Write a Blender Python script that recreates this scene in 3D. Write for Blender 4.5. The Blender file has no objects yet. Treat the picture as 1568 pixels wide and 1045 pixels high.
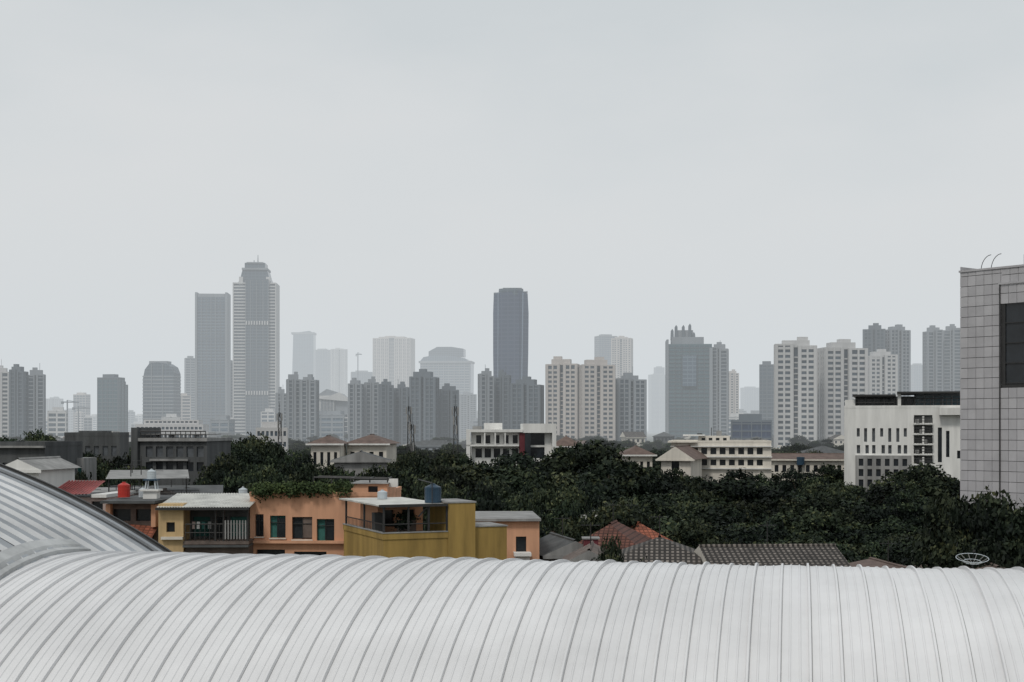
import bpy, math, random
import numpy as np
from math import sin, cos, radians, sqrt, pi
random.seed(7); rng=np.random.default_rng(11)
F=2178.0; HZ=655.0; CH=18.0
sc=bpy.context.scene
sc.view_settings.view_transform='Standard'
try: sc.view_settings.look='None'
except Exception: pass
sc.view_settings.exposure=0
# ---------------- materials
MC={}
def mat(name,col,rough=.7,var=.25,scale=.6,metal=0,bump=0,spec=.4,streak=False):
    if name in MC: return MC[name]
    m=bpy.data.materials.new(name); m.use_nodes=True
    nt=m.node_tree; n=nt.nodes; L=nt.links; b=n['Principled BSDF']
    b.inputs['Roughness'].default_value=rough; b.inputs['Metallic'].default_value=metal
    b.inputs['Specular IOR Level'].default_value=spec
    tc=n.new('ShaderNodeTexCoord'); src=tc.outputs['Object']
    mp=n.new('ShaderNodeMapping'); L.new(src,mp.inputs[0])
    if streak: mp.inputs['Scale'].default_value=(1,1,.12)
    nz=n.new('ShaderNodeTexNoise'); nz.inputs['Scale'].default_value=scale; nz.inputs['Detail'].default_value=6
    nz.inputs['Roughness'].default_value=.65
    L.new(mp.outputs[0],nz.inputs['Vector'])
    r=n.new('ShaderNodeMapRange'); r.inputs[1].default_value=.3; r.inputs[2].default_value=.7
    r.inputs[3].default_value=1-var; r.inputs[4].default_value=1+var*.5
    L.new(nz.outputs[0],r.inputs[0])
    mx=n.new('ShaderNodeMix'); mx.data_type='RGBA'; mx.blend_type='MULTIPLY'; mx.inputs[0].default_value=1
    mx.inputs[6].default_value=(*col,1); L.new(r.outputs[0],mx.inputs[7])
    L.new(mx.outputs[2],b.inputs['Base Color'])
    if bump:
        bp=n.new('ShaderNodeBump'); bp.inputs['Strength'].default_value=bump; bp.inputs['Distance'].default_value=.05
        L.new(nz.outputs[0],bp.inputs['Height']); L.new(bp.outputs[0],b.inputs['Normal'])
    MC[name]=m; return m
def tilemat(name,col,col2,w=.35,h=.3,mort=.05):
    if name in MC: return MC[name]
    m=mat(name,col,.85,.4,1.2)
    nt=m.node_tree; n=nt.nodes; L=nt.links; b=n['Principled BSDF']
    tc=n.new('ShaderNodeTexCoord'); br=n.new('ShaderNodeTexBrick')
    L.new(tc.outputs['Object'],br.inputs['Vector'])
    br.inputs['Color1'].default_value=(1,1,1,1); br.inputs['Color2'].default_value=(.65,.65,.65,1)
    br.inputs['Mortar'].default_value=(*col2,1); br.inputs['Scale'].default_value=1
    br.inputs['Mortar Size'].default_value=mort; br.inputs['Brick Width'].default_value=w; br.inputs['Row Height'].default_value=h
    br.offset=0
    mx=n.new('ShaderNodeMix'); mx.data_type='RGBA'; mx.blend_type='MULTIPLY'; mx.inputs[0].default_value=1
    old=b.inputs['Base Color'].links[0].from_socket
    L.new(old,mx.inputs[6]); L.new(br.outputs['Color'],mx.inputs[7]); L.new(mx.outputs[2],b.inputs['Base Color'])
    return m
def curtain(name,col,line,zf=4.0,xf=1.6):
    if name in MC: return MC[name]
    m=mat(name,col,.25,.3,.04,spec=.55)
    nt=m.node_tree; n=nt.nodes; L=nt.links; b=n['Principled BSDF']
    tc=n.new('ShaderNodeTexCoord'); sp=n.new('ShaderNodeSeparateXYZ'); L.new(tc.outputs['Object'],sp.inputs[0])
    def cell(sock,per,frac):
        d=n.new('ShaderNodeMath'); d.operation='DIVIDE'; d.inputs[1].default_value=per; L.new(sock,d.inputs[0])
        f=n.new('ShaderNodeMath'); f.operation='FRACT'; L.new(d.outputs[0],f.inputs[0])
        l=n.new('ShaderNodeMath'); l.operation='LESS_THAN'; l.inputs[1].default_value=frac; L.new(f.outputs[0],l.inputs[0]); return l.outputs[0]
    a=cell(sp.outputs[2],zf,.3)
    ad=n.new('ShaderNodeMath'); ad.operation='ADD'; L.new(sp.outputs[0],ad.inputs[0]); L.new(sp.outputs[1],ad.inputs[1])
    c=cell(ad.outputs[0],xf*3,.16)
    mx0=n.new('ShaderNodeMath'); mx0.operation='MAXIMUM'; L.new(a,mx0.inputs[0]); L.new(c,mx0.inputs[1])
    mx=n.new('ShaderNodeMix'); mx.data_type='RGBA'; L.new(mx0.outputs[0],mx.inputs[0])
    old=b.inputs['Base Color'].links[0].from_socket
    L.new(old,mx.inputs[6]); mx.inputs[7].default_value=(*line,1); L.new(mx.outputs[2],b.inputs['Base Color'])
    return m
glassd=mat('dark_glass',(.02,.025,.03),.2,.5,.5)
glassg=mat('grey_glass',(.09,.10,.11),.3,.5,.8)
tealc=mat('teal_curtain',(.03,.13,.115),.7,.3,3)
fardark=mat('tower_window',(.065,.09,.115),.3,.6,.22)
twhite=mat('tower_white',(.52,.52,.52),.8,.2,.05,streak=True)
tbeige=mat('tower_beige',(.50,.465,.44),.8,.2,.05,streak=True)
tgrey=mat('tower_grey',(.25,.275,.30),.8,.25,.05,streak=True)
tdgrey=mat('tower_dark_grey',(.125,.15,.175),.8,.25,.05,streak=True)
cblue=curtain('curtain_blue',(.03,.055,.11),(.05,.075,.13))
cteal=curtain('curtain_teal',(.04,.09,.115),(.075,.13,.15))
cgrey=curtain('curtain_grey',(.065,.105,.15),(.13,.18,.225))
cdark=curtain('curtain_dark',(.04,.068,.095),(.08,.115,.148))
white=mat('white_plaster',(.68,.68,.66),.8,.25,.5,streak=True)
cream=mat('cream_plaster',(.62,.585,.52),.8,.25,.5,streak=True)
orange=mat('orange_plaster',(.60,.33,.205),.85,.3,.7,streak=True,bump=.1)
ochre=mat('ochre_plaster',(.33,.22,.065),.85,.45,.8,streak=True,bump=.1)
ochre2=mat('ochre_light_plaster',(.50,.36,.19),.85,.4,.8,streak=True)
concrete=mat('concrete',(.27,.27,.265),.9,.4,.8,streak=True,bump=.1)
dconc=mat('dark_concrete',(.085,.09,.092),.9,.45,.8,streak=True)
rust=mat('rusty_sheet',(.14,.11,.095),.8,.5,1.2)
dmetal=mat('dark_metal',(.03,.03,.03),.5,.3,3)
pink=mat('pink_plaster',(.42,.33,.30),.85,.35,.7,streak=True)
redp=mat('dark_red_paint',(.12,.022,.03),.6,.2,1)
redt=mat('red_plastic',(.42,.03,.02),.4,.2,1)
bluet=mat('blue_tank_plastic',(.02,.05,.085),.4,.2,1)
ltank=mat('pale_tank_plastic',(.45,.5,.53),.4,.2,1)
redroof=mat('red_metal_roof',(.25,.045,.04),.5,.45,1.5)
sheet=mat('pale_sheet_roof',(.56,.56,.52),.5,.4,1.0)
terra=tilemat('terracotta_tile',(.17,.07,.05),(.3,.3,.3))
terrab=tilemat('orange_tile',(.36,.12,.07),(.4,.4,.4))
gtile=tilemat('grey_clay_tile',(.22,.195,.175),(.14,.14,.14),.34,.4,.09)
brtile=mat('brown_tile',(.14,.10,.085),.85,.4,1.0)
bark=mat('bark',(.05,.04,.03),.9,.4,3)
SKYW=[twhite,tbeige,tgrey]
class M:
    def __init__(s): s.v=[];s.f=[];s.m=[];s.mats=[]
    def mi(s,a):
        if a not in s.mats: s.mats.append(a)
        return s.mats.index(a)
    def face(s,pts,a):
        k=len(s.v); s.v+= [tuple(p) for p in pts]; s.f.append(tuple(range(k,k+len(pts)))); s.m.append(s.mi(a))
    def box(s,x0,x1,y0,y1,z0,z1,a):
        k=len(s.v)
        s.v+=[(x0,y0,z0),(x1,y0,z0),(x1,y1,z0),(x0,y1,z0),(x0,y0,z1),(x1,y0,z1),(x1,y1,z1),(x0,y1,z1)]
        s.f+=[(k,k+3,k+2,k+1),(k+4,k+5,k+6,k+7),(k,k+1,k+5,k+4),(k+1,k+2,k+6,k+5),(k+2,k+3,k+7,k+6),(k+3,k,k+4,k+7)]
        s.m+=[s.mi(a)]*6
    def cyl(s,x,y,z0,z1,r0,r1,a,n=14):
        k=len(s.v)
        for z,r in((z0,r0),(z1,r1)):
            for i in range(n): s.v.append((x+r*cos(2*pi*i/n),y+r*sin(2*pi*i/n),z))
        for i in range(n): s.f.append((k+i,k+(i+1)%n,k+n+(i+1)%n,k+n+i))
        s.f.append(tuple(k+n+i for i in range(n))); s.f.append(tuple(k+n-1-i for i in range(n)))
        s.m+=[s.mi(a)]*(n+2)
    def tube(s,p,q,r,a,n=5,r1=None):
        if r1 is None:r1=r
        p=np.array(p,float);q=np.array(q,float);d=q-p;l=np.linalg.norm(d)
        if l<1e-6:return
        d/=l; u=np.cross(d,(0,0,1) if abs(d[2])<.9 else (1,0,0)); u/=np.linalg.norm(u); w=np.cross(d,u); k=len(s.v)
        for c,rr in((p,r),(q,r1)):
            for i in range(n): s.v.append(tuple(c+rr*(cos(2*pi*i/n)*u+sin(2*pi*i/n)*w)))
        for i in range(n): s.f.append((k+i,k+(i+1)%n,k+n+(i+1)%n,k+n+i))
        s.f.append(tuple(k+n+i for i in range(n))); s.m+=[s.mi(a)]*(n+1)
    def loft(s,rings,a,cap=True):
        k=len(s.v); n=len(rings[0])
        for r in rings: s.v+=[tuple(p) for p in r]
        for j in range(len(rings)-1):
            for i in range(n):
                s.f.append((k+j*n+i,k+j*n+(i+1)%n,k+(j+1)*n+(i+1)%n,k+(j+1)*n+i)); s.m.append(s.mi(a))
        if cap: s.f.append(tuple(k+(len(rings)-1)*n+i for i in range(n))); s.m.append(s.mi(a))
    def xz(s,pts,y0,y1,a):
        n=len(pts); s.face([(x,y0,z) for x,z in pts],a); s.face([(x,y1,z) for x,z in reversed(pts)],a)
        for i in range(n):
            p=pts[i];q=pts[(i+1)%n]; s.face([(p[0],y0,p[1]),(p[0],y1,p[1]),(q[0],y1,q[1]),(q[0],y0,q[1])],a)
    def wall(s,p0,p1,z0,z1,holes,mw,mg,t=.25):
        p0=np.array(p0,float);p1=np.array(p1,float);d=p1-p0;Ln=np.linalg.norm(d);d/=Ln;nn=np.array((d[1],-d[0]))
        def P(x,z,dep=0):
            q=p0+d*x-nn*dep; return (q[0],q[1],z)
        holes=[h for h in holes if h[0]>0.02 and h[1]<Ln-.02 and h[2]>z0 and h[3]<z1]
        xs=sorted({0,Ln}|{h[0] for h in holes}|{h[1] for h in holes}); zs=sorted({z0,z1}|{h[2] for h in holes}|{h[3] for h in holes})
        for j in range(len(zs)-1):
            zc=(zs[j]+zs[j+1])/2; run=None
            for i in range(len(xs)-1):
                xc=(xs[i]+xs[i+1])/2
                inh=any(h[0]<xc<h[1] and h[2]<zc<h[3] for h in holes)
                if inh:
                    if run is not None: s.face([P(run,zs[j]),P(xs[i],zs[j]),P(xs[i],zs[j+1]),P(run,zs[j+1])],mw); run=None
                elif run is None: run=xs[i]
            if run is not None: s.face([P(run,zs[j]),P(Ln,zs[j]),P(Ln,zs[j+1]),P(run,zs[j+1])],mw)
        for h in holes:
            a,b,c,e=h[:4]; g=h[4] if len(h)>4 else mg
            s.face([P(a,c,t),P(b,c,t),P(b,e,t),P(a,e,t)],g)
            s.face([P(a,c),P(a,c,t),P(a,e,t),P(a,e)],mw); s.face([P(b,c),P(b,e),P(b,e,t),P(b,c,t)],mw)
            s.face([P(a,e),P(a,e,t),P(b,e,t),P(b,e)],mw); s.face([P(a,c),P(b,c),P(b,c,t),P(a,c,t)],mw)
    def block(s,x0,x1,y0,y1,z0,z1,mw,mg=None,front=(),left=(),right=(),roofm=None,t=.25,par=0):
        mg=mg or glassd
        s.wall((x0,y0),(x1,y0),z0,z1,[(h[0]-x0,h[1]-x0)+tuple(h[2:]) for h in front],mw,mg,t)
        s.wall((x0,y1),(x0,y0),z0,z1,list(left),mw,mg,t)
        s.wall((x1,y0),(x1,y1),z0,z1,list(right),mw,mg,t)
        s.wall((x1,y1),(x0,y1),z0,z1,[],mw,mg,t)
        s.face([(x0,y0,z1),(x1,y0,z1),(x1,y1,z1),(x0,y1,z1)],roofm or mw)
        if par:
            w=.18
            s.box(x0-.03,x1+.03,y0-.03,y0+w,z1+.003,z1+par,mw); s.box(x0-.03,x0+w,y0+w,y1,z1+.003,z1+par,mw)
            s.box(x1-w,x1+.03,y0+w,y1,z1+.003,z1+par,mw); s.box(x0+w,x1-w,y1-w,y1+.03,z1+.003,z1+par,mw)
    def hip(s,x0,x1,y0,y1,z,h,a,o=.6,gable=False,wallm=None):
        x0-=o;x1+=o;y0-=o;y1+=o
        if (x1-x0)>=(y1-y0):
            k=0.01 if gable else (y1-y0)/2; R0=(x0+k,(y0+y1)/2,z+h);R1=(x1-k,(y0+y1)/2,z+h)
            s.face([(x0,y0,z),(x1,y0,z),R1,R0],a); s.face([(x1,y1,z),(x0,y1,z),R0,R1],a)
            e=wallm if gable and wallm else a
            s.face([(x1,y0,z),(x1,y1,z),R1],e); s.face([(x0,y1,z),(x0,y0,z),R0],e)
        else:
            k=0.01 if gable else (x1-x0)/2; R0=((x0+x1)/2,y0+k,z+h);R1=((x0+x1)/2,y1-k,z+h)
            s.face([(x0,y1,z),(x0,y0,z),R0,R1],a); s.face([(x1,y0,z),(x1,y1,z),R1,R0],a)
            e=wallm if gable and wallm else a
            s.face([(x0,y0,z),(x1,y0,z),R0],e); s.face([(x1,y1,z),(x0,y1,z),R1],e)
        s.tube(R0,R1,.12,a,5)
        s.face([(x0,y0,z-.005),(x0,y1,z-.005),(x1,y1,z-.005),(x1,y0,z-.005)],a)
        s.box(x0,x1,y0-.06,y0-.003,z-.2,z+.05,wallm or a)
    def mesh(s,name):
        me=bpy.data.meshes.new(name); me.from_pydata(s.v,[],s.f)
        for a in s.mats: me.materials.append(a)
        me.polygons.foreach_set('material_index',s.m); me.update(); return me
    def obj(s,name,loc=(0,0,0),rz=0):
        me=s.mesh(name)
        o=bpy.data.objects.new(name,me); sc.collection.objects.link(o); o.location=loc; o.rotation_euler[2]=radians(rz); return o
def inst(me,name,loc,rz=0,scl=(1,1,1)):
    o=bpy.data.objects.new(name,me); sc.collection.objects.link(o); o.location=loc; o.rotation_euler[2]=rz; o.scale=scl; return o
def grid(x0,x1,z0,z1,nx,nz,fw=.5,fh=.5,g=None):
    r=[];dx=(x1-x0)/nx;dz=(z1-z0)/nz
    for i in range(nx):
        for j in range(nz):
            a=x0+dx*(i+.5-fw/2);c=z0+dz*(j+.5-fh/2); h=(a,a+dx*fw,c,c+dz*fh)
            r.append(h if g is None else h+(g,))
    return r
class PB(M):
    """building laid out from measured facade dimensions at distance D"""
    def __init__(s,uc,D): super().__init__(); s.D=D;s.s=D/F;s.uc=uc
    def x(s,u): return (u-s.uc)*s.s
    def z(s,v): return CH+(HZ-v)*s.s
    def h(s,u0,u1,v0,v1,g=None):
        r=(s.x(u0),s.x(u1),s.z(v1),s.z(v0)); return r if g is None else r+(g,)
    def pbox(s,u0,u1,v0,v1,y0,y1,a): s.box(s.x(u0),s.x(u1),y0,y1,s.z(v1),s.z(v0),a)
    def put(s,name,rz=0,face=False):
        if face: rz-=math.degrees(math.atan((s.uc-784)/F))
        return s.obj(name,((s.uc-784)*s.s,s.D,0),rz)
def rail(m,x0,x1,y,z,h=1.0,sp=.5,r=.03,a=None):
    a=a or dmetal
    m.tube((x0,y,z+h),(x1,y,z+h),r*1.4,a); m.tube((x0,y,z+h*.5),(x1,y,z+h*.5),r,a)
    n=max(1,int((x1-x0)/sp))
    for i in range(n+1):
        x=x0+(x1-x0)*i/n; m.tube((x,y,z),(x,y,z+h),r,a)
def tank(m,x,y,z,r,h,a):
    m.cyl(x,y,z,z+h*.85,r,r,a,16); m.cyl(x,y,z+h*.85,z+h,r,r*.35,a,16); m.cyl(x,y,z+h,z+h+.06,r*.3,r*.3,a,10)
    for k in (.25,.5,.72): m.cyl(x,y,z+h*k,z+h*k+.05,r*1.03,r*1.03,a,16)
def antenna(m,x,y,z,h=2.5):
    m.tube((x,y,z),(x,y,z+h),.035,dmetal,4); m.tube((x-.6,y,z+h*.9),(x+.6,y,z+h*.9),.02,dmetal,3)
    for k in range(5): m.tube((x-.5+k*.25,y-.25,z+h*.9),(x-.5+k*.25,y+.25,z+h*.9),.015,dmetal,3)
# ---------------- world, light, camera
w=bpy.data.worlds.new('World'); sc.world=w; w.use_nodes=True
nt=w.node_tree; N=nt.nodes; L=nt.links; N.clear()
out=N.new('ShaderNodeOutputWorld'); bg=N.new('ShaderNodeBackground'); bg2=N.new('ShaderNodeBackground'); mix=N.new('ShaderNodeMixShader')
sky=N.new('ShaderNodeTexSky'); sky.sky_type='NISHITA'; sky.sun_disc=False; sky.sun_elevation=radians(50); sky.sun_rotation=radians(205)
sky.dust_density=5; sky.air_density=1.5
L.new(sky.outputs[0],bg.inputs[0]); bg.inputs[1].default_value=.08
tc=N.new('ShaderNodeTexCoord'); sp=N.new('ShaderNodeSeparateXYZ'); L.new(tc.outputs['Generated'],sp.inputs[0])
mp=N.new('ShaderNodeMapping'); mp.inputs['Scale'].default_value=(3,3,7); L.new(tc.outputs['Generated'],mp.inputs[0])
nz=N.new('ShaderNodeTexNoise'); nz.inputs['Scale'].default_value=1.6; nz.inputs['Detail'].default_value=5; L.new(mp.outputs[0],nz.inputs['Vector'])
ns=N.new('ShaderNodeMath'); ns.operation='MULTIPLY_ADD'; ns.inputs[1].default_value=.34; L.new(nz.outputs[0],ns.inputs[0]); 
sb=N.new('ShaderNodeMath'); sb.operation='SUBTRACT'; sb.inputs[1].default_value=.17; L.new(sp.outputs[2],sb.inputs[0]); L.new(sb.outputs[0],ns.inputs[2])
cr=N.new('ShaderNodeValToRGB'); L.new(ns.outputs[0],cr.inputs[0])
e=cr.color_ramp.elements; e[0].position=0; e[0].color=(.73,.725,.725,1); e[1].position=1; e[1].color=(.56,.60,.63,1)
x=e.new(.13); x.color=(.715,.715,.715,1); x=e.new(.2); x.color=(.68,.693,.70,1); x=e.new(.32); x.color=(.59,.625,.642,1)
L.new(cr.outputs[0],bg2.inputs[0]); bg2.inputs[1].default_value=1.045
mix.inputs[0].default_value=.93; L.new(bg.outputs[0],mix.inputs[1]); L.new(bg2.outputs[0],mix.inputs[2]); L.new(mix.outputs[0],out.inputs[0])
sl=bpy.data.lights.new('sun','SUN'); sl.energy=1.4; sl.angle=radians(11); sl.color=(1,.95,.88)
so=bpy.data.objects.new('sun',sl); sc.collection.objects.link(so); so.rotation_euler=(radians(40),0,radians(-25)); so.location=(0,0,300)
cd=bpy.data.cameras.new('camera'); cd.lens=50; cd.sensor_width=36; cd.shift_y=(HZ-522.5)/1568; cd.clip_end=40000; cd.clip_start=.5
co=bpy.data.objects.new('camera',cd); sc.collection.objects.link(co); co.location=(0,0,CH); co.rotation_euler=(radians(90),0,0); sc.camera=co
hm=bpy.data.materials.new('haze_air'); hm.use_nodes=True; n=hm.node_tree.nodes; l=hm.node_tree.links; n.clear()
o=n.new('ShaderNodeOutputMaterial'); ab=n.new('ShaderNodeVolumeAbsorption'); em=n.new('ShaderNodeEmission'); ad=n.new('ShaderNodeAddShader')
SG=.00027
ab.inputs[0].default_value=(0,0,0,1); ab.inputs[1].default_value=SG; em.inputs[0].default_value=(.645,.685,.71,1); em.inputs[1].default_value=SG
l.new(ab.outputs[0],ad.inputs[0]); l.new(em.outputs[0],ad.inputs[1]); l.new(ad.outputs[0],o.inputs['Volume'])
hz=M(); hz.box(-9000,9000,330,14000,-2,520,hm); hz.obj('haze')
gm=mat('ground_soil',(.08,.09,.065),.95,.5,.02)
g=M(); g.face([(-20000,-2000,0),(20000,-2000,0),(20000,30000,0),(-20000,30000,0)],gm); g.obj('ground')
# ---------------- barrel roofs
A=radians(11.3); ax=np.array((cos(A),-sin(A))); dd=np.array((sin(A),cos(A)))
def W(a,t,z): p=a*ax+t*dd; return (p[0],p[1],CH+z)
R=11.0;T0=29.32;ZA=-2.85; RG=24.6;AC=-28.3;ZC=-24.4;TF=33.7
def sh(t): return -.16*max(0,28.6-t)**1.5
wr=mat('white_roof_paint',(.67,.67,.675),.34,.14,.3,bump=.03,spec=.5)
seam=mat('roof_seam_shadow_gap',(.30,.30,.30),.6,.4,.8)
gr=mat('grey_roof_metal',(.33,.35,.37),.45,.3,.5,metal=.3)
grd=mat('grey_roof_pan',(.05,.055,.06),.6,.2,.5)
flash=mat('flashing_metal',(.40,.41,.41),.45,.4,1.2)
def add_mesh(name,verts,faces,mats,mi=None):
    me=bpy.data.meshes.new(name); me.from_pydata(verts,[],faces)
    for a in mats: me.materials.append(a)
    if mi is not None: me.polygons.foreach_set('material_index',mi)
    me.update(); ob=bpy.data.objects.new(name,me); sc.collection.objects.link(ob); return ob
prof=[(-.034,0),(-.022,.055),(.014,.055),(.026,.0),(.036,0),(.15,.003),(.162,.018),(.182,.018),(.194,.003),(.32,.003),(.332,.018),(.352,.018),(.364,.003)]
per=.52; aa=[];hh=[]
for i in range(62):
    jt=random.uniform(-.008,.008)
    for q,h in prof: aa.append(-19+i*per+q+jt); hh.append(h+(.010*sin(i*2.3) if h<.05 else .008*sin(i*3.1)))
phis=[radians(p) for p in np.linspace(-78,50,110)]
vs=[];fs=[];mi=[]
for p in phis:
    for a,h in zip(aa,hh):
        r=R+h+.008*sin(a*1.7+p*9)+.004*sin(a*5.1-p*31); vs.append(W(a,T0+r*sin(p),ZA-R+r*cos(p)))
na=len(aa)
for j in range(len(phis)-1):
    for i in range(na-1): fs.append((j*na+i,j*na+i+1,(j+1)*na+i+1,(j+1)*na+i)); mi.append(1 if i%13==3 else 0)
wo=add_mesh('white_barrel_roof',vs,fs,[wr,seam],mi)
gp=[(0,0),(.05,.10),(.30,.10),(.35,0)]; tt=[];hh=[]
t=4.0
while t<TF-.6:
    for q,h in gp: tt.append(t+q); hh.append(h)
    t+=.6
ths=np.linspace(radians(-20),radians(56),70); vs=[];fs=[];mi=[]
for th in ths:
    for t,h in zip(tt,hh): vs.append(W(AC+sh(t)+(RG+h)*sin(th),t,ZC+(RG+h)*cos(th)))
nn=len(tt)
for j in range(len(ths)-1):
    for i in range(nn-1):
        fs.append((j*nn+i,j*nn+nn+i,j*nn+nn+i+1,j*nn+i+1)); mi.append(1 if i%4==3 else 0)
go=add_mesh('grey_barrel_roof',vs,fs,[gr,grd],mi)
m=M()
def band(t0,t1,h0,h1,a):
    for j in range(len(ths)-1):
        P=[]
        for th in (ths[j],ths[j+1]):
            P.append([W(AC+(RG+h)*sin(th),t,ZC+(RG+h)*cos(th)) for t,h in ((t0,h0),(t0,h1),(t1,h1),(t1,h0))])
        for k in range(4): m.face([P[0][k],P[1][k],P[1][(k+1)%4],P[0][(k+1)%4]],a)
band(TF-.7,TF-.42,-.1,.09,grd); band(TF-.41,TF-.24,-.1,.15,gr); band(TF-.23,TF+.02,-.25,.13,dmetal); band(TF+.025,TF+.1,-.4,.17,dmetal)
c=m.obj('edge_trim'); c.parent=go
m=M(); prev=None
for t in np.linspace(19.6,30.6,60):
    zw=ZA-R+sqrt(R*R-(t-T0)**2); a0=AC+sh(t)+sqrt(max(0,RG*RG-(zw-ZC)**2))
    zg=lambda a: ZC+sqrt(RG*RG-(a-sh(t)-AC)**2)
    cur=[W(a0-.34,t,zg(a0-.34)+.13),W(a0-.10,t,zg(a0-.1)+.14),W(a0,t,zw+.07),W(a0+.05,t,zw+.13),W(a0+.17,t,zw+.09),W(a0+.17,t,zw-.05)]
    if prev:
        for k in range(5): m.face([prev[k],prev[k+1],cur[k+1],cur[k]],grd if k==2 else flash)
    prev=cur
c=m.obj('valley_flashing'); c.parent=wo
m=M()
def wq(a0,a1,t0,t1,z0,z1,mt):
    P=[W(a0,t0,0),W(a1,t0,0),W(a1,t1,0),W(a0,t1,0)]
    for i in range(4):
        p=P[i];q=P[(i+1)%4]; m.face([(p[0],p[1],z0),(q[0],q[1],z0),(q[0],q[1],z1),(p[0],p[1],z1)],mt)
wq(-18.5,12.5,19,37.3,0,CH+ZA-R+R*cos(radians(50))-.2,white)
c=m.obj('hall_walls'); c.parent=wo
# ---------------- trees
def leafmat(name,cols,v0,v1,h0=.47,h1=.53,sat=.8):
    m=bpy.data.materials.new(name); m.use_nodes=True; n=m.node_tree.nodes; l=m.node_tree.links; b=n['Principled BSDF']
    at=n.new('ShaderNodeAttribute'); at.attribute_name='tint'; oi=n.new('ShaderNodeObjectInfo')
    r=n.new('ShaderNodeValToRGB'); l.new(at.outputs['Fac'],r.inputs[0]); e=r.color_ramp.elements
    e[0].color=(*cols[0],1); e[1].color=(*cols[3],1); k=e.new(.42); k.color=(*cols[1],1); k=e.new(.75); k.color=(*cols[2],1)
    h=n.new('ShaderNodeHueSaturation'); mr=n.new('ShaderNodeMapRange'); mr.inputs[3].default_value=v0; mr.inputs[4].default_value=v1
    l.new(oi.outputs['Random'],mr.inputs[0]); l.new(mr.outputs[0],h.inputs['Value']); h.inputs['Saturation'].default_value=sat
    mh=n.new('ShaderNodeMath'); mh.operation='MULTIPLY'; mh.inputs[1].default_value=7.13; l.new(oi.outputs['Random'],mh.inputs[0])
    fr=n.new('ShaderNodeMath'); fr.operation='FRACT'; l.new(mh.outputs[0],fr.inputs[0]); mr2=n.new('ShaderNodeMapRange'); mr2.inputs[3].default_value=h0; mr2.inputs[4].default_value=h1
    l.new(fr.outputs[0],mr2.inputs[0]); l.new(mr2.outputs[0],h.inputs['Hue'])
    l.new(r.outputs[0],h.inputs['Color']); l.new(h.outputs[0],b.inputs['Base Color']); b.inputs['Roughness'].default_value=.65; b.inputs['Specular IOR Level'].default_value=.12
    return m
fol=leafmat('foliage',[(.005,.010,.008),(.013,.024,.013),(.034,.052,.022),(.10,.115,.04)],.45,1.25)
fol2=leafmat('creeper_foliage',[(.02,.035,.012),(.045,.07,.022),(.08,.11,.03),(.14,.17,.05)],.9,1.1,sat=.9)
def leaves(lobes,npl,s0,s1,up=.75):
    V=[];T=[]
    for (c,r) in lobes:
        n=max(20,int(npl*(r/1.9)**2))
        d=rng.normal(size=(n,3)); d/=np.linalg.norm(d,axis=1)[:,None]
        fl=rng.random(n)<up; d[fl,2]=np.abs(d[fl,2])
        rad=r*(.55+.6*rng.random(n)**.8)*(1+.28*np.sin(d[:,0]*5+c[0])*np.cos(d[:,1]*6+c[1]))
        p=np.array(c)+d*rad[:,None]*np.array((1.15,1.15,.75))
        nr=d+.8*rng.normal(size=(n,3)); nr/=np.linalg.norm(nr,axis=1)[:,None]
        t=np.cross(nr,rng.normal(size=(n,3))); t/=np.linalg.norm(t,axis=1)[:,None]; b=np.cross(nr,t)
        s=(s0+(s1-s0)*rng.random(n))[:,None]
        q=np.stack([p-t*s,p-b*s*.55,p+t*s,p+b*s*.55],1); V.append(q.reshape(-1,3))
        T.append(np.clip(.0+.62*rng.random()+.17*rng.normal(size=n)+.22*d[:,2],0,1))  # random per lobe and leaf; upward side painted lighter, as if lit from above
    V=np.concatenate(V);T=np.concatenate(T); return V,T
def foliage_mesh(name,lobes,npl,s0,s1,extra=None,up=.75,lm=None):
    V,T=leaves(lobes,npl,s0,s1,up); k=len(V); f=np.arange(k).reshape(-1,4).tolist(); v=V.tolist(); mi=[0]*len(f)
    tint=T.tolist()
    if extra:
        for fc in extra.f: f.append([i+k for i in fc]); mi.append(1); tint.append(0)
        v+=extra.v
    me=bpy.data.meshes.new(name); me.from_pydata(v,[],f); me.materials.append(lm or fol); me.materials.append(bark)
    me.polygons.foreach_set('material_index',mi)
    at=me.attributes.new('tint','FLOAT','FACE'); at.data.foreach_set('value',tint); me.update(); return me
def tree_mesh(i):
    rx=random.uniform(5.0,6.6); rz=random.uniform(3.2,4.6); cz=12-rz-.7; lobes=[]
    for k in range(random.choice((22,27,32))):
        d=rng.normal(size=3); d/=np.linalg.norm(d); 
        if d[2]<-.3: d[2]*=-.6
        q=random.uniform(.5,1.05); r=random.uniform(.7,2.2)
        lobes.append(((d[0]*rx*q,d[1]*rx*q,cz+d[2]*rz*q),r))
    lobes.append(((0,0,cz-.5),2.6))
    e=M(); base=(0,0,0); fk=(random.uniform(-.4,.4),random.uniform(-.4,.4),4.2)
    e.tube(base,fk,.42,bark,8,.3)
    for (c,r) in lobes[::3]:
        mid=((fk[0]+c[0])/2+.3,(fk[1]+c[1])/2,(fk[2]+c[2])/2+.4)
        e.tube(fk,mid,.2,bark,6,.13); e.tube(mid,c,.13,bark,5,.05)
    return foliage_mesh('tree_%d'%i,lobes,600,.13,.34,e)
TM=[tree_mesh(i) for i in range(9)]
def tree(u,v,D,wm=None):
    z=CH+(HZ-v)*D/F; X=(u-784)*D/F
    if z<3: z=3
    s=z/12.0; sx=(wm/12.0) if wm else s*random.uniform(.85,1.1)
    inst(random.choice(TM),'tree',(X,D,0),random.uniform(0,6.28),(sx,sx,s))
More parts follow.
